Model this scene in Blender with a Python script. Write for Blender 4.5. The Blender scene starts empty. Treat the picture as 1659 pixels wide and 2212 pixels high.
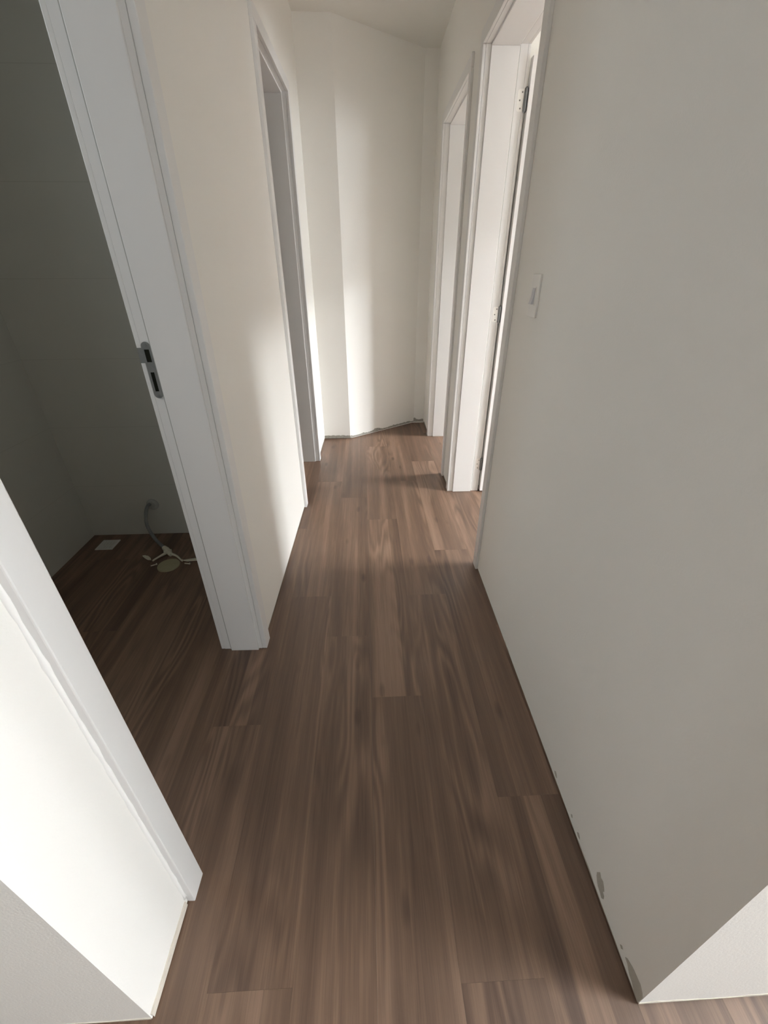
import bpy, bmesh, math, random
from mathutils import Matrix, Vector, noise

random.seed(7)
scene = bpy.context.scene
C = scene.collection
PI = math.pi

# ------------------------------------------------------------------ camera
FPX = 897.52                      # focal length in pixels of the 1659 x 2212 frame
cam_data = bpy.data.cameras.new('camera')
cam_data.sensor_fit = 'VERTICAL'
cam_data.sensor_height = 24.0
cam_data.lens = 24.0 * FPX / 2212.0
cam_data.clip_start = 0.02
cam = bpy.data.objects.new('camera', cam_data)
C.objects.link(cam)
yaw, pitch, roll = math.radians(-2.39585), math.radians(29.96656), math.radians(-0.25055)
cam.matrix_world = (Matrix.Translation((0, 0, 1.30)) @ Matrix.Rotation(yaw, 4, 'Z')
                    @ Matrix.Rotation(PI / 2 - pitch, 4, 'X') @ Matrix.Rotation(roll, 4, 'Z'))
scene.camera = cam

# ------------------------------------------------------------------ world, daylight, exposure
world = bpy.data.worlds.new('overcast_sky')
scene.world = world
world.use_nodes = True
world.node_tree.nodes['Background'].inputs[0].default_value = (0.86, 0.93, 1.0, 1)
world.node_tree.nodes['Background'].inputs[1].default_value = 1.0

scene.view_settings.view_transform = 'Standard'
scene.view_settings.look = 'None'
scene.view_settings.exposure = 0.26
scene.view_settings.gamma = 1.0
scene.view_settings.use_curve_mapping = False
scene.cycles.use_denoising = True
scene.cycles.max_bounces = 14
scene.cycles.diffuse_bounces = 10
scene.cycles.sample_clamp_indirect = 6.0


def sky_light(name, loc, size_x, size_y, target, power, color=(0.95, 0.98, 1.0)):
    """large soft overcast daylight just outside a window opening; also makes the added rear fill"""
    ld = bpy.data.lights.new(name, 'AREA')
    ld.shape = 'RECTANGLE'
    ld.size, ld.size_y = size_x, size_y
    ld.energy = power
    ld.color = color
    o = bpy.data.objects.new(name, ld)
    C.objects.link(o)
    o.location = loc
    d = Vector(target) - Vector(loc)
    o.rotation_euler = d.to_track_quat('-Z', 'Y').to_euler()
    return o


sky_light('daylight_bedroom', (4.4, 1.50, 3.5), 1.4, 1.6, (-0.4, 1.85, 0.2), 2800)
sky_light('daylight_bedroom_horizon', (4.6, 0.30, 2.2), 1.4, 1.8, (-0.4, 2.9, 0.9), 360)
sky_light('daylight_far_bedroom', (4.4, 3.05, 3.5), 1.5, 1.6, (-0.4, 3.4, 0.2), 2700)
sky_light('daylight_far_bedroom_horizon', (4.4, 3.05, 1.9), 1.5, 1.6, (-0.4, 3.4, 0.9), 120)
sky_light('daylight_living_room', (2.6, -0.42, 3.0), 1.1, 2.0, (0.1, 0.1, 0.0), 760, (0.94, 0.975, 1.0))
sky_light('rear_fill_light', (0.95, -4.3, 2.3), 2.0, 1.8, (0.0, 0.5, 1.0), 44, (0.94, 0.975, 1.0))  # added fill behind the camera, shining through a made-up opening
sky_light('daylight_bathroom', (-2.1, 0.80, 2.2), 0.8, 0.7, (-0.9, 1.9, 0.7), 14, (0.88, 0.96, 1.0))

# ------------------------------------------------------------------ materials


def new_mat(name, color, rough=0.6, metallic=0.0, spec=0.5):
    m = bpy.data.materials.new(name)
    m.use_nodes = True
    b = m.node_tree.nodes['Principled BSDF']
    b.inputs['Base Color'].default_value = (*color, 1)
    b.inputs['Roughness'].default_value = rough
    b.inputs['Metallic'].default_value = metallic
    b.inputs['Specular IOR Level'].default_value = spec
    return m, m.node_tree, b


def mottled(name, c0, c1, scale, rough=0.7, bump=0.0, bump_scale=300.0, metallic=0.0, spec=0.5, stretch=(1, 1, 1)):
    m, nt, b = new_mat(name, c0, rough, metallic, spec)
    tc = nt.nodes.new('ShaderNodeTexCoord')
    mp = nt.nodes.new('ShaderNodeMapping')
    mp.inputs['Scale'].default_value = stretch
    nt.links.new(tc.outputs['Object'], mp.inputs[0])
    n = nt.nodes.new('ShaderNodeTexNoise')
    n.inputs['Scale'].default_value = scale
    n.inputs['Detail'].default_value = 4
    nt.links.new(mp.outputs[0], n.inputs['Vector'])
    mx = nt.nodes.new('ShaderNodeMix')
    mx.data_type = 'RGBA'
    mx.inputs['A'].default_value = (*c0, 1)
    mx.inputs['B'].default_value = (*c1, 1)
    nt.links.new(n.outputs['Fac'], mx.inputs['Factor'])
    nt.links.new(mx.outputs['Result'], b.inputs['Base Color'])
    if bump:
        n2 = nt.nodes.new('ShaderNodeTexNoise')
        n2.inputs['Scale'].default_value = bump_scale
        n2.inputs['Detail'].default_value = 3
        nt.links.new(mp.outputs[0], n2.inputs['Vector'])
        bp = nt.nodes.new('ShaderNodeBump')
        bp.inputs['Strength'].default_value = bump
        bp.inputs['Distance'].default_value = 0.001
        nt.links.new(n2.outputs['Fac'], bp.inputs['Height'])
        nt.links.new(bp.outputs['Normal'], b.inputs['Normal'])
    return m


M = {}
M['wall'] = mottled('wall_paint', (0.885, 0.875, 0.84), (0.905, 0.895, 0.86), 2.0, 0.75, 0.35, 220, spec=0.25)
M['ceiling'] = mottled('ceiling_paint', (0.78, 0.77, 0.73), (0.80, 0.79, 0.75), 2.0, 0.9, 0.2, 220, spec=0.1)
M['frame'] = mottled('white_lacquer', (0.82, 0.82, 0.815), (0.84, 0.84, 0.835), 3.0, 0.42, spec=0.4)
M['cement'] = mottled('bare_cement', (0.22, 0.215, 0.19), (0.50, 0.48, 0.43), 60.0, 0.95, 1.0, 160, spec=0.1)
M['plaster_edge'] = mottled('bare_gypsum_edge', (0.62, 0.58, 0.50), (0.78, 0.74, 0.66), 40.0, 0.95, 0.8, 160, spec=0.1)
M['plaster_patch'] = mottled('scraped_plaster', (0.42, 0.40, 0.35), (0.50, 0.475, 0.42), 60.0, 0.95, 0.6, 200, spec=0.1)
M['caulk'] = mottled('white_caulk', (0.88, 0.88, 0.86), (0.90, 0.90, 0.88), 30.0, 0.6, 0.3, 120)
M['gap_shade'] = mottled('grey_gap_shade', (0.42, 0.42, 0.40), (0.48, 0.48, 0.46), 30.0, 0.6)  # grey painted for the shadow gap beside the door stop
M['steel'] = mottled('brushed_steel', (0.20, 0.21, 0.21), (0.27, 0.28, 0.28), 80.0, 0.45, 0.1, 200, metallic=0.35)
M['hinge_steel'] = mottled('satin_hinge_steel', (0.94, 0.94, 0.92), (0.96, 0.96, 0.94), 60.0, 0.3, metallic=0.25)
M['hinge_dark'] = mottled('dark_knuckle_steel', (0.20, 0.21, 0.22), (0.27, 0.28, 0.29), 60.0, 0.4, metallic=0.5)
M['screw'] = mottled('screw_hole_steel', (0.12, 0.11, 0.10), (0.18, 0.17, 0.16), 200.0, 0.5, metallic=0.5)
M['dark_hole'] = mottled('dark_recess', (0.010, 0.012, 0.008), (0.02, 0.02, 0.014), 30.0, 0.9, spec=0.1)
M['switch'] = mottled('switch_plastic', (0.84, 0.83, 0.80), (0.86, 0.85, 0.82), 10.0, 0.32)
M['switch_grey'] = mottled('rocker_plastic', (0.55, 0.55, 0.58), (0.58, 0.58, 0.61), 10.0, 0.3)
M['grate'] = mottled('drain_plastic', (0.62, 0.62, 0.58), (0.70, 0.70, 0.66), 40.0, 0.5)
M['flange'] = mottled('wall_flange_plastic', (0.36, 0.36, 0.34), (0.42, 0.42, 0.40), 40.0, 0.4)
M['hose'] = mottled('grey_corrugated_plastic', (0.17, 0.18, 0.18), (0.24, 0.25, 0.25), 30.0, 0.5)
M['cream'] = mottled('cream_plastic', (0.62, 0.60, 0.48), (0.72, 0.70, 0.58), 30.0, 0.5)
M['cap'] = mottled('beige_cardboard_cap', (0.36, 0.33, 0.20), (0.42, 0.38, 0.25), 20.0, 0.85)
M['door'] = mottled('white_door_paint', (0.86, 0.86, 0.86), (0.88, 0.88, 0.88), 3.0, 0.4)
M['drain_dark'] = mottled('drain_void', (0.04, 0.04, 0.035), (0.06, 0.06, 0.05), 40.0, 0.8)
M['alu'] = mottled('white_window_frame', (0.78, 0.78, 0.78), (0.82, 0.82, 0.82), 10.0, 0.4)


def glass():
    m, nt, b = new_mat('window_glass', (1, 1, 1), 0.0)
    nt.nodes.remove(b)
    tr = nt.nodes.new('ShaderNodeBsdfTransparent')
    gl = nt.nodes.new('ShaderNodeBsdfGlossy')
    gl.inputs['Roughness'].default_value = 0.02
    mx = nt.nodes.new('ShaderNodeMixShader')
    mx.inputs[0].default_value = 0.06
    nt.links.new(tr.outputs[0], mx.inputs[1])
    nt.links.new(gl.outputs[0], mx.inputs[2])
    nt.links.new(mx.outputs[0], nt.nodes['Material Output'].inputs[0])
    return m


M['glass'] = glass()


def tile_mat():
    """large pale wall tiles, 0.324 m high, hair-thin joints"""
    m, nt, b = new_mat('bathroom_wall_tile', (0.55, 0.545, 0.50), 0.38, spec=0.45)
    tc = nt.nodes.new('ShaderNodeTexCoord')
    sx = nt.nodes.new('ShaderNodeSeparateXYZ')
    nt.links.new(tc.outputs['Object'], sx.inputs[0])
    a = nt.nodes.new('ShaderNodeMath'); a.operation = 'ADD'; a.inputs[1].default_value = 0.013
    nt.links.new(sx.outputs['Z'], a.inputs[0])
    d = nt.nodes.new('ShaderNodeMath'); d.operation = 'PINGPONG'; d.inputs[1].default_value = 0.162
    nt.links.new(a.outputs[0], d.inputs[0])
    l = nt.nodes.new('ShaderNodeMath'); l.operation = 'LESS_THAN'; l.inputs[1].default_value = 0.0010
    nt.links.new(d.outputs[0], l.inputs[0])
    mx = nt.nodes.new('ShaderNodeMix'); mx.data_type = 'RGBA'
    mx.inputs['A'].default_value = (0.55, 0.545, 0.50, 1)
    mx.inputs['B'].default_value = (0.47, 0.465, 0.42, 1)
    nt.links.new(l.outputs[0], mx.inputs['Factor'])
    nt.links.new(mx.outputs['Result'], b.inputs['Base Color'])
    return m


M['tile'] = tile_mat()


def floor_mat():
    """walnut-brown vinyl planks; 'tone' and 'seed' are per-plank attributes"""
    m, nt, b = new_mat('vinyl_plank', (0.15, 0.1, 0.07), 0.46, spec=0.9)
    N = nt.nodes.new
    L = nt.links.new
    geo = N('ShaderNodeTexCoord')
    seed = N('ShaderNodeAttribute'); seed.attribute_name = 'seed'
    tone = N('ShaderNodeAttribute'); tone.attribute_name = 'tone'
    off = N('ShaderNodeCombineXYZ')
    L(seed.outputs['Fac'], off.inputs['Z'])
    L(seed.outputs['Fac'], off.inputs['X'])
    add = N('ShaderNodeVectorMath'); add.operation = 'ADD'
    L(geo.outputs['Object'], add.inputs[0]); L(off.outputs[0], add.inputs[1])

    def nz(scale, vec, detail=3, rough=0.5, dist=0.0):
        mp = N('ShaderNodeMapping'); mp.inputs['Scale'].default_value = vec
        L(add.outputs[0], mp.inputs[0])
        n = N('ShaderNodeTexNoise'); n.inputs['Scale'].default_value = scale
        n.inputs['Detail'].default_value = detail; n.inputs['Roughness'].default_value = rough
        n.inputs['Distortion'].default_value = dist
        L(mp.outputs[0], n.inputs['Vector'])
        return n

    def math_(op, a, c, clamp=False):
        n = N('ShaderNodeMath'); n.operation = op; n.use_clamp = clamp
        for i, v in enumerate((a, c)):
            if isinstance(v, (int, float)):
                n.inputs[i].default_value = v
            else:
                L(v, n.inputs[i])
        return n.outputs[0]

    band = nz(1.0, (21, 0.8, 1), 2, 0.35, 0.25)        # broad light and dark stripes
    streak = nz(1.0, (110, 3.0, 1), 3, 0.55, 0.2)     # narrow streaks
    fine = nz(1.0, (520, 9.0, 1), 2, 0.5)             # pores
    # cathedral rings
    mp = N('ShaderNodeMapping'); mp.inputs['Scale'].default_value = (9.0, 1.1, 1)
    L(add.outputs[0], mp.inputs[0])
    cn = N('ShaderNodeTexNoise'); cn.inputs['Scale'].default_value = 1.0; cn.inputs['Detail'].default_value = 1.5
    L(mp.outputs[0], cn.inputs['Vector'])
    rings = math_('MULTIPLY', cn.outputs['Fac'], 70.0)
    rings = math_('SINE', rings, 0)
    msk = nz(1.0, (7, 0.8, 1), 1, 0.5)
    mk = math_('MULTIPLY', math_('SUBTRACT', msk.outputs['Fac'], 0.5), 6.0, True)
    rings = math_('MULTIPLY', rings, mk)
    # knots
    vm = N('ShaderNodeMapping'); vm.inputs['Scale'].default_value = (9.0, 2.9, 1)
    L(add.outputs[0], vm.inputs[0])
    vo = N('ShaderNodeTexVoronoi'); vo.inputs['Scale'].default_value = 1.0
    L(vm.outputs[0], vo.inputs['Vector'])
    kn = N('ShaderNodeMapRange'); kn.inputs['From Min'].default_value = 0.05
    kn.inputs['From Max'].default_value = 0.13
    kn.inputs['To Min'].default_value = 1.0; kn.inputs['To Max'].default_value = 0.0
    L(vo.outputs['Distance'], kn.inputs['Value'])
    # each plank is printed as three narrower strips of different tone
    sx = N('ShaderNodeSeparateXYZ'); L(geo.outputs['Object'], sx.inputs[0])
    wob = nz(1.0, (3.0, 0.35, 1), 1, 0.5)
    xs = math_('DIVIDE', math_('ADD', sx.outputs['X'], 0.008), 0.1775 / 3)
    xs = math_('ADD', xs, math_('MULTIPLY', math_('SUBTRACT', wob.outputs['Fac'], 0.5), 0.5))
    xf = math_('FLOOR', xs, 0)
    cv = N('ShaderNodeCombineXYZ'); L(xf, cv.inputs['X']); L(seed.outputs['Fac'], cv.inputs['Y'])
    wn = N('ShaderNodeTexWhiteNoise'); wn.noise_dimensions = '2D'; L(cv.outputs[0], wn.inputs['Vector'])
    strip = math_('MULTIPLY', math_('SUBTRACT', wn.outputs['Value'], 0.5), 0.33)
    # sum
    s = math_('MULTIPLY', math_('SUBTRACT', band.outputs['Fac'], 0.5), 1.05)
    s = math_('ADD', s, math_('MULTIPLY', math_('SUBTRACT', streak.outputs['Fac'], 0.5), 0.60))
    s = math_('ADD', s, math_('MULTIPLY', math_('SUBTRACT', fine.outputs['Fac'], 0.5), 0.50))
    s = math_('ADD', s, math_('MULTIPLY', rings, 0.19))
    s = math_('SUBTRACT', s, math_('MULTIPLY', kn.outputs[0], 0.35))
    s = math_('ADD', s, tone.outputs['Fac'])
    s = math_('ADD', s, strip)
    s = math_('ADD', s, 0.5)
    cr = N('ShaderNodeValToRGB')
    e = cr.color_ramp.elements
    e[0].position = 0.05; e[0].color = (0.072, 0.036, 0.020, 1)
    e[1].position = 0.95; e[1].color = (0.255, 0.158, 0.104, 1)
    x = cr.color_ramp.elements.new(0.5); x.color = (0.142, 0.081, 0.049, 1)
    L(s, cr.inputs[0])
    L(cr.outputs[0], b.inputs['Base Color'])
    rr = N('ShaderNodeMapRange'); rr.inputs['To Min'].default_value = 0.42; rr.inputs['To Max'].default_value = 0.56
    L(streak.outputs['Fac'], rr.inputs['Value'])
    L(rr.outputs[0], b.inputs['Roughness'])
    bp = N('ShaderNodeBump'); bp.inputs['Strength'].default_value = 0.25; bp.inputs['Distance'].default_value = 0.0006
    L(fine.outputs['Fac'], bp.inputs['Height'])
    L(bp.outputs['Normal'], b.inputs['Normal'])
    return m


M['floor'] = floor_mat()

# ------------------------------------------------------------------ mesh helpers


def prism(bm, pts, z0, z1):
    """closed prism over a plan polygon"""
    lo = [bm.verts.new((x, y, z0)) for x, y in pts]
    hi = [bm.verts.new((x, y, z1)) for x, y in pts]
    n = len(pts)
    bm.faces.new(lo)
    bm.faces.new(hi)
    for i in range(n):
        bm.faces.new((lo[i], lo[(i + 1) % n], hi[(i + 1) % n], hi[i]))


def box(bm, x0, x1, y0, y1, z0, z1):
    prism(bm, [(x0, y0), (x1, y0), (x1, y1), (x0, y1)], z0, z1)


def cyl(bm, p0, p1, r0, r1=None, n=20):
    r1 = r0 if r1 is None else r1
    p0, p1 = Vector(p0), Vector(p1)
    q = (p1 - p0).normalized().to_track_quat('Z', 'Y')
    a = [bm.verts.new(p0 + q @ Vector((r0 * math.cos(2 * PI * i / n), r0 * math.sin(2 * PI * i / n), 0))) for i in range(n)]
    b = [bm.verts.new(p1 + q @ Vector((r1 * math.cos(2 * PI * i / n), r1 * math.sin(2 * PI * i / n), 0))) for i in range(n)]
    bm.faces.new(a)
    bm.faces.new(b)
    for i in range(n):
        bm.faces.new((a[i], a[(i + 1) % n], b[(i + 1) % n], b[i]))


def tube(bm, pts, radii, n=14):
    rings = []
    up = Vector((0, 0, 1))
    for i, p in enumerate(pts):
        p = Vector(p)
        t = (Vector(pts[min(i + 1, len(pts) - 1)]) - Vector(pts[max(i - 1, 0)])).normalized()
        s = t.cross(up)
        s = s.normalized() if s.length > 1e-4 else Vector((1, 0, 0))
        u = s.cross(t)
        r = radii[i]
        rings.append([bm.verts.new(p + (s * math.cos(2 * PI * k / n) + u * math.sin(2 * PI * k / n)) * r) for k in range(n)])
    bm.faces.new(rings[0])
    bm.faces.new(rings[-1])
    for a, b in zip(rings, rings[1:]):
        for k in range(n):
            bm.faces.new((a[k], a[(k + 1) % n], b[(k + 1) % n], b[k]))


def obj(name, bm, mat, parent=None, bevel=0.0, smooth=False, segs=2):
    if bevel:
        bmesh.ops.recalc_face_normals(bm, faces=bm.faces)
        es = [e for e in bm.edges if len(e.link_faces) == 2 and e.calc_face_angle(0) > 0.6]
        bmesh.ops.bevel(bm, geom=es, offset=bevel, segments=segs, affect='EDGES', profile=0.6, clamp_overlap=True)
    bmesh.ops.recalc_face_normals(bm, faces=bm.faces)
    me = bpy.data.meshes.new(name)
    bm.to_mesh(me)
    bm.free()
    me.materials.append(mat)
    if smooth:
        me.polygons.foreach_set('use_smooth', [True] * len(me.polygons))
    o = bpy.data.objects.new(name, me)
    C.objects.link(o)
    if parent:
        o.parent = parent
    return o


def tag(o, label=None, cat=None, kind=None, group=None):
    if label: o['label'] = label
    if cat: o['category'] = cat
    if kind: o['kind'] = kind
    if group: o['group'] = group
    return o


def empty(name, loc=(0, 0, 0), rz=0.0):
    o = bpy.data.objects.new(name, None)
    C.objects.link(o)
    o.location = loc
    o.rotation_euler = (0, 0, rz)
    o.empty_display_size = 0.1
    return o


NB = bmesh.new

# ------------------------------------------------------------------ plan of the place (metres)
CEIL = 2.63
HEAD = 2.147
LS, RS = 0.0233, 0.0118                       # the corridor walls are not quite parallel


def LX(y): return -0.4555 + LS * (y - 0.42)
def RX(y): return 0.524 + RS * (y - 0.211)


LT, RT = 0.150, 0.184                         # wall thicknesses
GAP = 0.005                                   # expansion gap under the plaster

D1 = (0.469, 1.187)
D2 = (2.390, 3.088)
D3 = (1.704, 2.516)
D4 = (2.810, 3.620)


def wall_piece(bm, pts, z0=0.0, z1=CEIL):
    """piece of wall whose plaster stops a few mm above the floor"""
    if z0 > 0:
        prism(bm, pts, z0, z1)
        return
    prism(bm, pts, GAP, z1)
    cx = sum(p[0] for p in pts) / len(pts)
    cy = sum(p[1] for p in pts) / len(pts)
    ins = []
    for x, y in pts:
        dx, dy = cx - x, cy - y
        ins.append((x + math.copysign(min(abs(dx), 0.012), dx), y + math.copysign(min(abs(dy), 0.012), dy)))
    prism(bm, ins, 0.0, GAP + 0.001)


def strip(xf, th, y0, y1):
    return [(xf(y0), y0), (xf(y0) + th, y0), (xf(y1) + th, y1), (xf(y1), y1)]


# ---- floor: one vinyl plank per face, rows and end joints as laid
bm = NB()
tone_l = bm.faces.layers.float.new('tone')
seed_l = bm.faces.layers.float.new('seed')
PW, PL, X0 = 0.1775, 1.22, -0.008
JOINT = {-2: 0.265, -1: 1.235, 0: 0.945, 1: 0.255, 2: 0.607, -3: 0.86, 3: 0.05}
XR = (-3.6, 3.9)
r0, r1 = math.floor((XR[0] - X0) / PW), math.ceil((XR[1] - X0) / PW)
G = 0.00012
rnd = random.Random(11)
for r in range(r0, r1):
    j = JOINT.get(r, rnd.uniform(0, PL))
    k0 = math.floor((-3.6 - j) / PL)
    for k in range(k0, 9):
        ya, yb = j + k * PL, j + (k + 1) * PL
        if ya > 5.3:
            break
        xa, xb = X0 + r * PW, X0 + (r + 1) * PW
        vs = [bm.verts.new(p) for p in ((xa + G, ya + G, 0), (xb - G, ya + G, 0), (xb - G, yb - G, 0), (xa + G, yb - G, 0))]
        f = bm.faces.new(vs)
        f[tone_l] = rnd.uniform(-0.07, 0.07)
        f[seed_l] = rnd.uniform(0, 400)
        # pressed edge joins each plank to the sub-floor
        lo = [bm.verts.new((v.co.x, v.co.y, -0.004)) for v in vs]
        for i in range(4):
            bm.faces.new((vs[i], lo[i], lo[(i + 1) % 4], vs[(i + 1) % 4]))
me = bpy.data.meshes.new('floor')
bm.to_mesh(me)
bm.free()
me.materials.append(M['floor'])
floor = bpy.data.objects.new('floor', me)
C.objects.link(floor)
tag(floor, 'brown wood-look vinyl plank floor running along the corridor', 'floor', 'structure')
bm = NB()
box(bm, -3.7, 4.0, -3.7, 5.4, -0.12, -0.004)
obj('subfloor', bm, M['cement'], floor)

bm = NB()
box(bm, -3.7, 4.0, -3.7, 5.4, CEIL, CEIL + 0.12)
tag(obj('ceiling', bm, M['ceiling']), 'plain off-white ceiling above the corridor', 'ceiling', 'structure')

# ---- left corridor wall with two door openings
bm = NB()
wall_piece(bm, [(LX(.235), .235), (LX(.235) - LT, .235), (LX(.235) - LT, D1[0] - .03), (LX(D1[0]), D1[0] - .03)])
wall_piece(bm, strip(LX, -LT, D1[1] + .03, D2[0] - .03))
wall_piece(bm, strip(LX, -LT, D2[1] + .03, 3.60))
prism(bm, strip(LX, -LT, D1[0] - .03, D1[1] + .03), HEAD + .03, CEIL)
prism(bm, strip(LX, -LT, D2[0] - .03, D2[1] + .03), HEAD + .03, CEIL)
wall_left = tag(obj('wall_left', bm, M['wall']), 'off-white left corridor wall with two doorways', 'wall', 'structure')

# ---- wall returning left beside the camera (its end faces the living room)
bm = NB()
wall_piece(bm, [(LX(.235) - LT, .235), (-3.6, .235), (-3.6, .375), (LX(.235) - LT, .375)])
wall_near_left = tag(obj('wall_near_left', bm, M['wall']), 'shaded grey-white wall turning left at the bottom left corner', 'wall', 'structure')

# ---- right corridor wall with two door openings
bm = NB()
wall_piece(bm, strip(RX, RT, .211, D3[0] - .03))
wall_piece(bm, strip(RX, RT, D3[1] + .03, D4[0] - .03))
wall_piece(bm, strip(RX, RT, D4[1] + .03, 4.20))
prism(bm, strip(RX, RT, D3[0] - .03, D3[1] + .03), HEAD + .03, CEIL)
prism(bm, strip(RX, RT, D4[0] - .03, D4[1] + .03), HEAD + .03, CEIL)
wall_right = tag(obj('wall_right', bm, M['wall']), 'long beige-grey right corridor wall with two doorways and a switch', 'wall', 'structure')

bm = NB()
wall_piece(bm, [(RX(.211) + RT, .211), (2.82, .211), (2.82, .36), (RX(.211) + RT, .36)])
wall_near_right = tag(obj('wall_near_right', bm, M['wall']), 'brightly lit white wall turning right at the bottom right corner', 'wall', 'structure')

# ---- end of the corridor: short flat piece, then a slanting piece, then a short flat piece
bm = NB()
wall_piece(bm, [(-.70, 3.60), (-.151, 3.60), (.468, 4.037), (.60, 4.037), (.60, 4.2), (.42, 4.2), (-.20, 3.76), (-.70, 3.76)])
wall_back = tag(obj('wall_back', bm, M['wall']), 'off-white end wall with a slanting right half', 'wall', 'structure')

# ---- bathroom shell (behind the left wall)
BX = -1.576
bm = NB()
prism(bm, [(BX - .12, 2.07), (LX(2.07) - LT, 2.07), (LX(2.15) - LT, 2.15), (BX - .12, 2.15)], 0, CEIL)
wall_bath_back = tag(obj('wall_bathroom_back', bm, M['tile']), 'dim tiled back wall of the dark bathroom on the left', 'wall', 'structure')
bm = NB()
box(bm, BX - .12, BX, .375, .55, 0, CEIL)
box(bm, BX - .12, BX, 1.05, 2.07, 0, CEIL)
box(bm, BX - .12, BX, .55, 1.05, 0, 1.55)
box(bm, BX - .12, BX, .55, 1.05, 2.15, CEIL)
tag(obj('wall_bathroom_left', bm, M['tile']), 'dim tiled side wall of the bathroom, left of the floor grate', 'wall', 'structure')

# ---- rooms out of view that carry the daylight
bm = NB()
box(bm, -3.6, -3.48, 2.15, 5.3, 0, CEIL)
box(bm, -3.48, -.62, 5.18, 5.3, 0, CEIL)
box(bm, -3.48, BX - .12, 2.15, 2.27, 0, CEIL)
tag(obj('wall_left_room', bm, M['wall']), 'walls of the room behind the far left doorway', 'wall', 'structure')
bm = NB()
box(bm, RX(2.6) + RT, 3.6, 2.60, 2.71, 0, CEIL)
tag(obj('wall_partition', bm, M['wall']), 'partition between the two right-hand rooms', 'wall', 'structure')
bm = NB()
box(bm, -.62, 3.72, 5.18, 5.3, 0, CEIL)
box(bm, RX(4.2), RX(4.2) + RT, 4.2, 5.18, 0, CEIL)
tag(obj('wall_far', bm, M['wall']), 'far wall of the right-hand rooms', 'wall', 'structure')


def window_wall(name, label, x, y0, y1, openings):
    bm = NB()
    y = y0
    for a, b, z0, z1 in openings:
        box(bm, x, x + .12, y, a, 0, CEIL)
        if z0 > 0: box(bm, x, x + .12, a, b, 0, z0)
        box(bm, x, x + .12, a, b, z1, CEIL)
        y = b
    box(bm, x, x + .12, y, y1, 0, CEIL)
    return tag(obj(name, bm, M['wall']), label, 'wall', 'structure')


WIN = [(-.78, .08, .05, 2.58), (1.28, 2.02, .45, 2.30), (2.82, 3.65, .45, 2.30)]
WX = (1.9, 2.9, 2.9)
window_wall('wall_window_side', 'outer wall with the windows of the two right-hand rooms', 2.9, .36, 5.18, WIN[1:])
window_wall('wall_living_side', 'outer wall of the living room with its tall window', 1.9, -3.6, .211, WIN[:1])
for i, (a, b, z0, z1) in enumerate(WIN):
    w = tag(empty('window_%d' % (i + 1), (WX[i] + .06, (a + b) / 2, z0)),
            ['tall white-framed window lighting the living room', 'white-framed window of the near right room',
             'white-framed window of the far right room'][i], 'window', 'structure')
    hw, hh = (b - a) / 2, z1 - z0
    bm = NB()
    for ya, yb, za, zb in ((-hw, -hw + .05, 0, hh), (hw - .05, hw, 0, hh), (-hw, hw, 0, .05), (-hw, hw, hh - .05, hh), (-.025, .025, 0, hh)):
        box(bm, -.03, .03, ya, yb, za, zb)
    obj('window_frame', bm, M['alu'], w)
    bm = NB()
    box(bm, -.003, .003, -hw + .04, hw - .04, .04, hh - .04)
    obj('window_pane', bm, M['glass'], w)

bm = NB()
box(bm, -3.72, .1, -3.72, -3.6, 0, CEIL)
box(bm, 1.8, 3.72, -3.72, -3.6, 0, CEIL)
box(bm, .1, 1.8, -3.72, -3.6, 2.2, CEIL)  # opening below is left for the added rear fill
box(bm, -3.72, -3.6, -3.6, .375, 0, CEIL)
tag(obj('wall_rear', bm, M['wall']), 'living room walls behind the camera', 'wall', 'structure')

# ------------------------------------------------------------------ rough, unpainted plaster edges along the floor


def rough_band(name, parent, p0, p1, hmin, hmax, mat, seed=0, out=0.0012, step=0.012, z0=GAP, cover=1.0, freq=9.0):
    """ragged strip of bare material on the wall foot, standing a hair proud of the paint.
    p0 -> p1 runs with the corridor side on its right hand."""
    p0, p1 = Vector((*p0, 0)), Vector((*p1, 0))
    L = (p1 - p0).length
    d = (p1 - p0) / L
    n = Vector((d.y, -d.x, 0))
    k = max(2, int(L / step))
    bm = NB()
    prev = None
    for i in range(k + 1):
        s = L * i / k
        v = noise.noise(Vector((s * freq + seed * 13.1, seed, 0))) + 0.45 * noise.noise(Vector((s * freq * 5, seed + 4, 0)))
        v = min(1, max(0, v * 0.8 + cover - 0.5))
        h = hmin + (hmax - hmin) * v
        base = p0 + d * s
        a = bm.verts.new(base + n * out + Vector((0, 0, z0)))
        b = bm.verts.new(base + n * out + Vector((0, 0, z0 + h)))
        c = bm.verts.new(base - n * 0.002 + Vector((0, 0, z0 + h)))
        if prev:
            bm.faces.new((prev[0], a, b, prev[1]))
            bm.faces.new((prev[1], b, c, prev[2]))
        prev = (a, b, c)
    return obj(name, bm, mat, parent)


def lp(y): return (LX(y), y)
def rp(y): return (RX(y), y)


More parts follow.
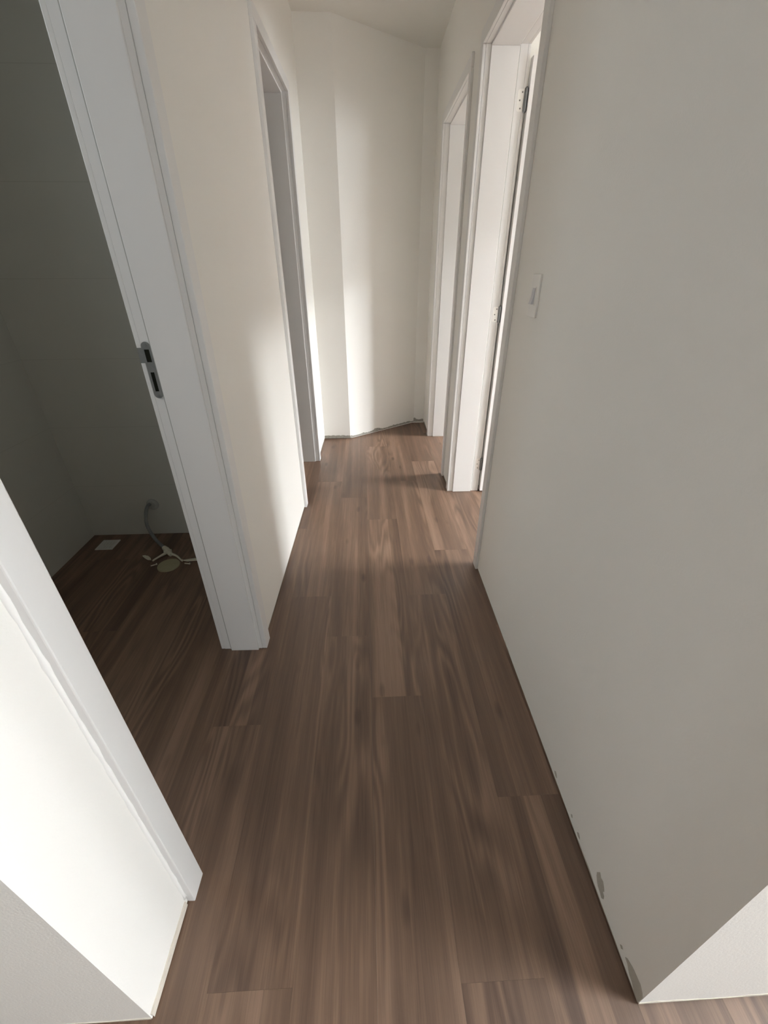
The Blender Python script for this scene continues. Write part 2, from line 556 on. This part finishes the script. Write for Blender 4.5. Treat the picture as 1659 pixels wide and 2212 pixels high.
# left wall is on our left: walking from far to near keeps the corridor on the left, so go near -> far
rough_band('bare_plaster', wall_left, lp(.237), lp(.408), .015, .023, M['plaster_edge'], 1, out=.004)
rough_band('bare_plaster', wall_left, lp(1.245), lp(2.33), .001, .007, M['cement'], 2, cover=.5)
rough_band('bare_plaster', wall_left, lp(3.15), lp(3.598), .006, .016, M['cement'], 3)
rough_band('bare_plaster', wall_right, rp(1.645), rp(.213), .0005, .016, M['plaster_patch'], 4, cover=.36, freq=6.0, step=.008)
rough_band('bare_plaster', wall_right, rp(2.755), rp(2.575), .002, .012, M['cement'], 5)
rough_band('bare_plaster', wall_right, rp(4.03), rp(3.68), .006, .022, M['cement'], 6)
rough_band('bare_plaster', wall_back, (LX(3.6), 3.60), (-.151, 3.60), .018, .036, M['cement'], 7)
rough_band('bare_plaster', wall_back, (-.151, 3.60), (.468, 4.037), .010, .040, M['cement'], 8, cover=.75)
rough_band('bare_plaster', wall_back, (.468, 4.037), (.565, 4.037), .016, .055, M['cement'], 9)
rough_band('bare_plaster', wall_near_right, (.524, .211), (1.6, .211), .003, .016, M['plaster_edge'], 10, cover=.7)
rough_band('bare_plaster', wall_near_left, (-1.6, .235), (-.46, .235), .002, .010, M['plaster_edge'], 11)


def patch(parent, outline, mat):
    """scraped-off paint: outline in (y, z) on the right wall"""
    bm = NB()
    vs = [bm.verts.new((RX(y) - .0009, y, z)) for y, z in outline]
    bm.faces.new(vs)
    r = bmesh.ops.extrude_face_region(bm, geom=bm.faces[:])
    for v in r['geom']:
        if isinstance(v, bmesh.types.BMVert):
            v.co.x += .0018
    return obj('scraped_patch', bm, mat, parent)


patch(wall_right, [(.410, .050), (.404, .066), (.396, .060), (.388, .063), (.379, .055), (.374, .047), (.377, .040), (.369, .036),
                   (.367, .027), (.372, .018), (.380, .022), (.392, .024), (.400, .031), (.407, .040)], M['plaster_patch'])
patch(wall_right, [(.2125, .006), (.2115, .038), (.218, .046), (.228, .052), (.240, .049), (.252, .046), (.268, .036), (.272, .028),
                   (.262, .026), (.250, .016), (.240, .014), (.228, .008)], M['plaster_patch'])
patch(wall_right, [(.660, .022), (.655, .028), (.648, .027), (.640, .019), (.644, .015), (.655, .016)], M['plaster_patch'])
patch(wall_right, [(.545, .024), (.541, .029), (.536, .023), (.540, .019)], M['plaster_patch'])
patch(wall_right, [(.505, .020), (.500, .027), (.492, .024), (.489, .018), (.498, .015)], M['plaster_patch'])
patch(wall_right, [(.292, .026), (.288, .033), (.283, .030), (.286, .023)], M['plaster_patch'])

# ------------------------------------------------------------------ door frames


def door_frame(name, label, side, y0, y1, xf, slope, T, cas_t, stop_d0, stop_d1, stop_p=0.008, cas_w=0.053, cas_t2=0.013):
    """side +1: right wall, -1: left wall. Local axes: x into the wall, y along it."""
    root = tag(empty(name, (xf(y0), y0, 0), -math.atan(slope)), label, 'door frame', 'structure')
    s = side
    w = y1 - y0

    def b(bm, d0, d1, a, c, z0, z1):
        xs = sorted((s * d0, s * d1))
        box(bm, xs[0], xs[1], a, c, z0, z1)

    def tri_frame(nm, d0, d1, a, c, z0, zt, th, bev=.0018, mat='frame'):
        """U-shaped frame: legs at a and c (inner faces), head at zt, thickness th outwards; legs and head mitred apart"""
        bm = NB()
        b(bm, d0, d1, a - th, a, z0, zt)
        obj(nm, bm, M[mat], root, bev)
        bm = NB()
        b(bm, d0, d1, c, c + th, z0, zt)
        obj(nm, bm, M[mat], root, bev)
        bm = NB()
        b(bm, d0, d1, a - th, c + th, zt + .0003, zt + th)
        obj(nm, bm, M[mat], root, bev)

    # jamb boards lining the opening
    tri_frame('jamb', 0.0005, T - .0005, 0, w, 0.0015, HEAD, .0295, .0006)
    # casings on both faces of the wall
    tri_frame('casing', -cas_t, .0, -.0005, w + .0005, .001, HEAD + .0005, cas_w, .0025)
    tri_frame('casing', T, T + cas_t2, -.0005, w + .0005, .001, HEAD + .0005, cas_w, .0025)
    # stop strips
    bm = NB(); b(bm, stop_d0, stop_d1, 0, stop_p, .0, HEAD - stop_p - .0003); obj('door_stop', bm, M['frame'], root, .002)
    bm = NB(); b(bm, stop_d0, stop_d1, w - stop_p, w, .0, HEAD - stop_p - .0003); obj('door_stop', bm, M['frame'], root, .002)
    bm = NB(); b(bm, stop_d0, stop_d1, 0, w, HEAD - stop_p, HEAD); obj('door_stop', bm, M['frame'], root, .002)
    # grey strip painting in the shadow gap on the door side of the stop
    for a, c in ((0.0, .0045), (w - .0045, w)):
        bm = NB(); b(bm, stop_d1, stop_d1 + .0035, a, c, .004, HEAD - .006); obj('gap_shade_strip', bm, M['gap_shade'], root)
    bm = NB(); b(bm, stop_d1, stop_d1 + .0035, .005, w - .005, HEAD - .0045, HEAD); obj('gap_shade_strip', bm, M['gap_shade'], root)
    return root


door_1 = door_frame('door_1', 'white door frame of the dark bathroom, with a grey strike plate', -1, D1[0], D1[1], LX, LS, LT, .018, .014, .121)
door_2 = door_frame('door_2', 'white door frame at the far end of the left wall', -1, D2[0], D2[1], LX, LS, LT, .016, .020, .121)
door_3 = door_frame('door_3', 'white door frame with three hinges on the right wall', 1, D3[0], D3[1], RX, RS, RT, .013, .023, .146)
door_4 = door_frame('door_4', 'white door frame at the far end of the right wall', 1, D4[0], D4[1], RX, RS, RT, .013, .034, .146)

# caulk bead between casing and wall at the first door
pts = []
bm = NB()
zz = 0.03
P, Rr = [], []
while zz < HEAD + .05:
    P.append((-.0, -.0545, zz))
    Rr.append(.0052 + .0030 * noise.noise(Vector((zz * 26, 0, 0))))
    zz += .02
tube(bm, P, Rr, 8)
obj('caulk_bead', bm, M['caulk'], door_1, smooth=True)

# ---- strike plate of door_1 (world coordinates, then parented)
plate_y = D1[1]


def in_parent(o, par):
    """keep world-space geometry while making it a part of par"""
    o.parent = par
    o.matrix_parent_inverse = (Matrix.Translation(par.location) @ par.rotation_euler.to_matrix().to_4x4()).inverted()
    return o


def plate_with_holes(outline, holes, depth):
    """outline and holes are lists of (x, z); plate stands in the XZ plane and is depth thick towards -y"""
    bm = NB()
    es = []
    for loop in [outline] + holes:
        vs = [bm.verts.new((x, 0, z)) for x, z in loop]
        es += [bm.edges.new((vs[i], vs[(i + 1) % len(vs)])) for i in range(len(vs))]
    bmesh.ops.triangle_fill(bm, use_beauty=True, use_dissolve=False, edges=es)
    r = bmesh.ops.extrude_face_region(bm, geom=bm.faces[:])
    for v in r['geom']:
        if isinstance(v, bmesh.types.BMVert):
            v.co.y -= depth
    return bm


def stadium(cx, z0, z1, hw, n=10):
    out = []
    for i in range(n + 1):
        a = PI * i / n
        out.append((cx + hw * math.cos(a), z1 - hw + hw * math.sin(a)))
    for i in range(n + 1):
        a = PI + PI * i / n
        out.append((cx + hw * math.cos(a), z0 + hw + hw * math.sin(a)))
    return out


cx = -.5735
out = stadium(cx, .999, 1.146, .0118)
# strike lip reaching over the edge of the frame: replace the left side between z 1.094 and 1.131
left = [(cx - .0118, 1.131), (cx - .0235, 1.131), (cx - .0235, 1.093), (cx - .0118, 1.093)]
ix = 11
out = out[:ix] + left + out[ix:]
h1 = [(cx - .0065, 1.127), (cx + .0065, 1.127), (cx + .0065, 1.095), (cx - .0065, 1.095)]
h2 = [(cx - .0055, 1.069), (cx + .0045, 1.069), (cx + .0045, 1.018), (cx - .0055, 1.018)]
bm = plate_with_holes(out, [h1, h2], .002)
o = obj('strike_plate', bm, M['steel'])
o.location = (0, plate_y - .0003, 0)
in_parent(o, door_1)
tag(o, 'grey steel strike plate with two rectangular holes')
strike = o
bm = NB()
for h in (h1, h2):
    box(bm, h[0][0] - .001, h[1][0] + .001, -.0007, .0002, h[2][1] - .001, h[0][1] + .001)
rec = obj('bolt_recess', bm, M['dark_hole'])
rec.parent = strike
for zc in (1.1375, 1.006):
    bm = NB(); cyl(bm, (cx, -.0032, zc), (cx, -.0018, zc), .0035, n=14)
    sc_ = obj('screw', bm, M['steel'])
    sc_.parent = strike

# ---- hinges of door_3
hy = D3[1]


def hinge(z0, z1):
    """leaf on the jamb, round knuckle where the door turns"""
    H = z1 - z0
    o_ = []
    r = .010
    xa, xb = .713, .7425
    for i in range(7):
        a = PI / 2 + PI / 2 * i / 6
        o_.append((xa + r + r * math.cos(a), z1 - r + r * math.sin(a)))
    for i in range(7):
        a = PI + PI / 2 * i / 6
        o_.append((xa + r + r * math.cos(a), z0 + r + r * math.sin(a)))
    o_ += [(xb, z0), (xb, z1)]
    bm = plate_with_holes(o_, [], .0022)
    lf = obj('hinge', bm, M['hinge_steel'])
    lf.location = (0, hy - .0002, 0)
    in_parent(lf, door_3)
    for k, (dx, f) in enumerate(((.020, .86), (.011, .5), (.016, .14))):
        bm = NB(); cyl(bm, (xa + dx, -.0027, z0 + H * f), (xa + dx, -.0020, z0 + H * f), .0032, n=12)
        s_ = obj('screw', bm, M['screw'])
        s_.parent = lf
    bm = NB()
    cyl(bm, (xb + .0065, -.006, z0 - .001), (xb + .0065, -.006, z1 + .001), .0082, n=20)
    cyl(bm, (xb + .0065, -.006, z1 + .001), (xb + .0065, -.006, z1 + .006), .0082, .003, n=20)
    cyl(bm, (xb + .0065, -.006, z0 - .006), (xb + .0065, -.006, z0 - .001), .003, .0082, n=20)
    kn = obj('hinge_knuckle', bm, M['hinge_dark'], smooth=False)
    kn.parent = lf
    return lf


hinge(1.057, 1.133)
hinge(1.930, 2.006)
hinge(.160, .236)

# ---- open door leaf in the near right room
leaf = tag(empty('door_leaf', (.757, 2.514, 0.008)), 'bright white door leaf standing open into the near right room', 'door')
bm = NB()
box(bm, 0, .80, -.018, .017, 0, 2.10)
obj('door_panel', bm, M['door'], leaf, .002)
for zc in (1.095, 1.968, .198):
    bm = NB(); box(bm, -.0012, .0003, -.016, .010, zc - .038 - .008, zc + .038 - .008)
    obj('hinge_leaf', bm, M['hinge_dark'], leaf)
bm = NB()
cyl(bm, (.74, -.018, 1.04), (.74, -.026, 1.04), .025)
cyl(bm, (.74, -.026, 1.04), (.74, -.060, 1.04), .009)
cyl(bm, (.745, -.057, 1.04), (.625, -.057, 1.04), .009)
obj('door_handle', bm, M['steel'], leaf, smooth=False)

# ------------------------------------------------------------------ light switch on the right wall
sw = tag(empty('light_switch', (RX(1.442), 1.442, 1.234), -math.atan(RS)), 'white wall switch with a tilted rocker on the right corridor wall', 'light switch')
bm = NB()
box(bm, -.006, 0, -.0350, .0350, -.060, .060)
obj('switch_plate', bm, M['switch'], sw, .0025, segs=3)
bm = NB()
# surrounding cradle
box(bm, -.0075, -.0055, -.0135, .0135, -.026, .026)
obj('rocker_surround', bm, M['switch'], sw, .0008)
bm = NB()
# rocker: upper end pressed in, lower end standing out
prof = [(-.0070, .0225), (-.0090, .0225), (-.0105, .0), (-.0165, -.0225), (-.0070, -.0225)]
a = [bm.verts.new((x, -.0115, z)) for x, z in prof]
b = [bm.verts.new((x, .0115, z)) for x, z in prof]
bm.faces.new(a); bm.faces.new(b)
for i in range(5):
    bm.faces.new((a[i], a[(i + 1) % 5], b[(i + 1) % 5], b[i]))
tag(obj('rocker', bm, M['switch_grey'], sw, .0006), 'grey-looking tilted rocker')

# ------------------------------------------------------------------ bathroom floor drain
dr = tag(empty('floor_drain', (-1.445, 1.964, 0)), 'small square pale floor drain grate near the bathroom wall', 'floor drain')
bm = NB()
t = .004
hw = .046
for x0, x1, y0, y1 in ((-hw, hw, -hw, -hw + .009), (-hw, hw, hw - .009, hw), (-hw, -hw + .009, -hw + .009, hw - .009), (hw - .009, hw, -hw + .009, hw - .009)):
    box(bm, x0, x1, y0, y1, 0, t)
obj('drain_frame', bm, M['grate'], dr)
bm = NB()
n = 9
inner = hw - .009
for i in range(n):
    yc = -inner + (i + .5) * 2 * inner / n
    box(bm, -inner, inner, yc - .0016, yc + .0016, 0, t - .0005)
for i in range(5):
    xc = -inner + (i + .5) * 2 * inner / 5
    box(bm, xc - .0022, xc + .0022, -inner, inner, 0, t - .0009)
obj('drain_grille', bm, M['grate'], dr)
bm = NB()
box(bm, -inner, inner, -inner, inner, .0003, .0008)
obj('drain_hole', bm, M['drain_dark'], dr)

# ------------------------------------------------------------------ supply hose hanging out of the bathroom wall
hs = tag(empty('supply_hose', (-1.208, 2.07, 0)), 'grey corrugated hose curving from the bathroom wall down to the floor', 'hose')
ox, oy = -1.208, 2.07
bm = NB()
cyl(bm, (.012, 0, .192), (.012, -.004, .192), .034, .032, n=32)
cyl(bm, (.012, -.004, .192), (.012, -.010, .192), .028, .018, n=32)
obj('wall_flange', bm, M['flange'], hs)
key = [(-1.203, 2.068, .198), (-1.212, 2.052, .196), (-1.220, 2.036, .176), (-1.218, 2.010, .150), (-1.209, 1.980, .111), (-1.180, 1.950, .062), (-1.140, 1.920, .030), (-1.100, 1.894, .012)]


def catmull(pts, per=12):
    P = [Vector(p) for p in pts]
    P = [P[0] * 2 - P[1]] + P + [P[-1] * 2 - P[-2]]
    out = []
    for i in range(1, len(P) - 2):
        for k in range(per):
            t_ = k / per
            a_, b_, c_, d_ = P[i - 1], P[i], P[i + 1], P[i + 2]
            out.append(.5 * ((2 * b_) + (-a_ + c_) * t_ + (2 * a_ - 5 * b_ + 4 * c_ - d_) * t_ ** 2 + (-a_ + 3 * b_ - 3 * c_ + d_) * t_ ** 3))
    out.append(P[-2])
    return out


cp = catmull([(x - ox, y - oy, z) for x, y, z in key], 16)
bm = NB()
tube(bm, cp, [.0088 + .0011 * math.sin(i * PI * .66) for i in range(len(cp))], 16)
obj('corrugated_hose', bm, M['hose'], hs, smooth=True)

# cream plastic fitting with two splayed arms at the hose end
ft = tag(empty('hose_fitting', (-1.075, 1.868, 0)), 'cream plastic fitting with two splayed arms lying at the hose end', 'fitting')
fo = Vector((-1.075, 1.868, 0))


def W(x, y, z): return Vector((x, y, z)) - fo


bm = NB()
tube(bm, [W(-1.112, 1.902, .014), W(-1.09, 1.883, .013), W(-1.065, 1.855, .011), W(-1.052, 1.838, .009)], [.013, .0145, .013, .008], 10)
tube(bm, [W(-1.098, 1.866, .013), W(-1.062, 1.872, .013)], [.010, .010], 10)
obj('hose_connector', bm, M['cream'], ft, smooth=False)
bm = NB()
tube(bm, catmull([W(-1.078, 1.862, .012), W(-1.098, 1.838, .010), W(-1.122, 1.808, .007), W(-1.128, 1.794, .006)], 5), [.0085, .0083, .008, .0075, .007, .0065, .006, .0055, .005, .005, .005, .005, .005, .005, .005, .0055], 10)
obj('fitting_arm', bm, M['cream'], ft, smooth=True)
bm = NB()
tube(bm, catmull([W(-1.060, 1.850, .011), W(-1.020, 1.830, .009), W(-.985, 1.797, .006), W(-.975, 1.790, .006)], 5), [.007, .0068, .0065, .006, .0055, .005, .005, .005, .0045, .0045, .0045, .0045, .005, .0055, .006, .006], 10)
obj('fitting_arm', bm, M['cream'], ft, smooth=True)
# flattened leaf-shaped tips
for pts in ([(-1.140, 1.803), (-1.160, 1.806), (-1.182, 1.822), (-1.203, 1.842), (-1.192, 1.846), (-1.170, 1.838), (-1.150, 1.820)],
            [(-.972, 1.792), (-.945, 1.800), (-.915, 1.806), (-.880, 1.800), (-.872, 1.790), (-.915, 1.788), (-.950, 1.784)]):
    bm = NB()
    prism(bm, [(x - fo.x, y - fo.y) for x, y in pts], .003, .009)
    obj('fitting_tip', bm, M['cream'], ft, .0015)
# two loose little screws beside the arms
for (x, y, rz), lab in (((-1.108, 1.762, .5), 'tiny pale screw left of the beige cap'), ((-.940, 1.765, -.2), 'tiny pale screw right of the beige cap')):
    s_ = tag(empty('small_screw', (x, y, 0), rz), lab, 'screw', group='loose screws by the drain cap')
    bm = NB()
    cyl(bm, (-.016, 0, .004), (.010, 0, .004), .0028, n=8)
    obj('shank', bm, M['cream'], s_)
    bm = NB()
    cyl(bm, (.010, 0, .0055), (.014, 0, .0055), .0052, n=12)
    obj('screw_head', bm, M['cream'], s_)

# beige round cap over the waste pipe
bm = NB()
cyl(bm, (0, 0, 0), (0, 0, .006), .054, .053, n=48)
cap = tag(obj('pipe_cap', bm, M['cap'], None, .001), 'round beige cap on the bathroom floor in front of the hose', 'cap')
cap.location = (-1.033, 1.757, 0)
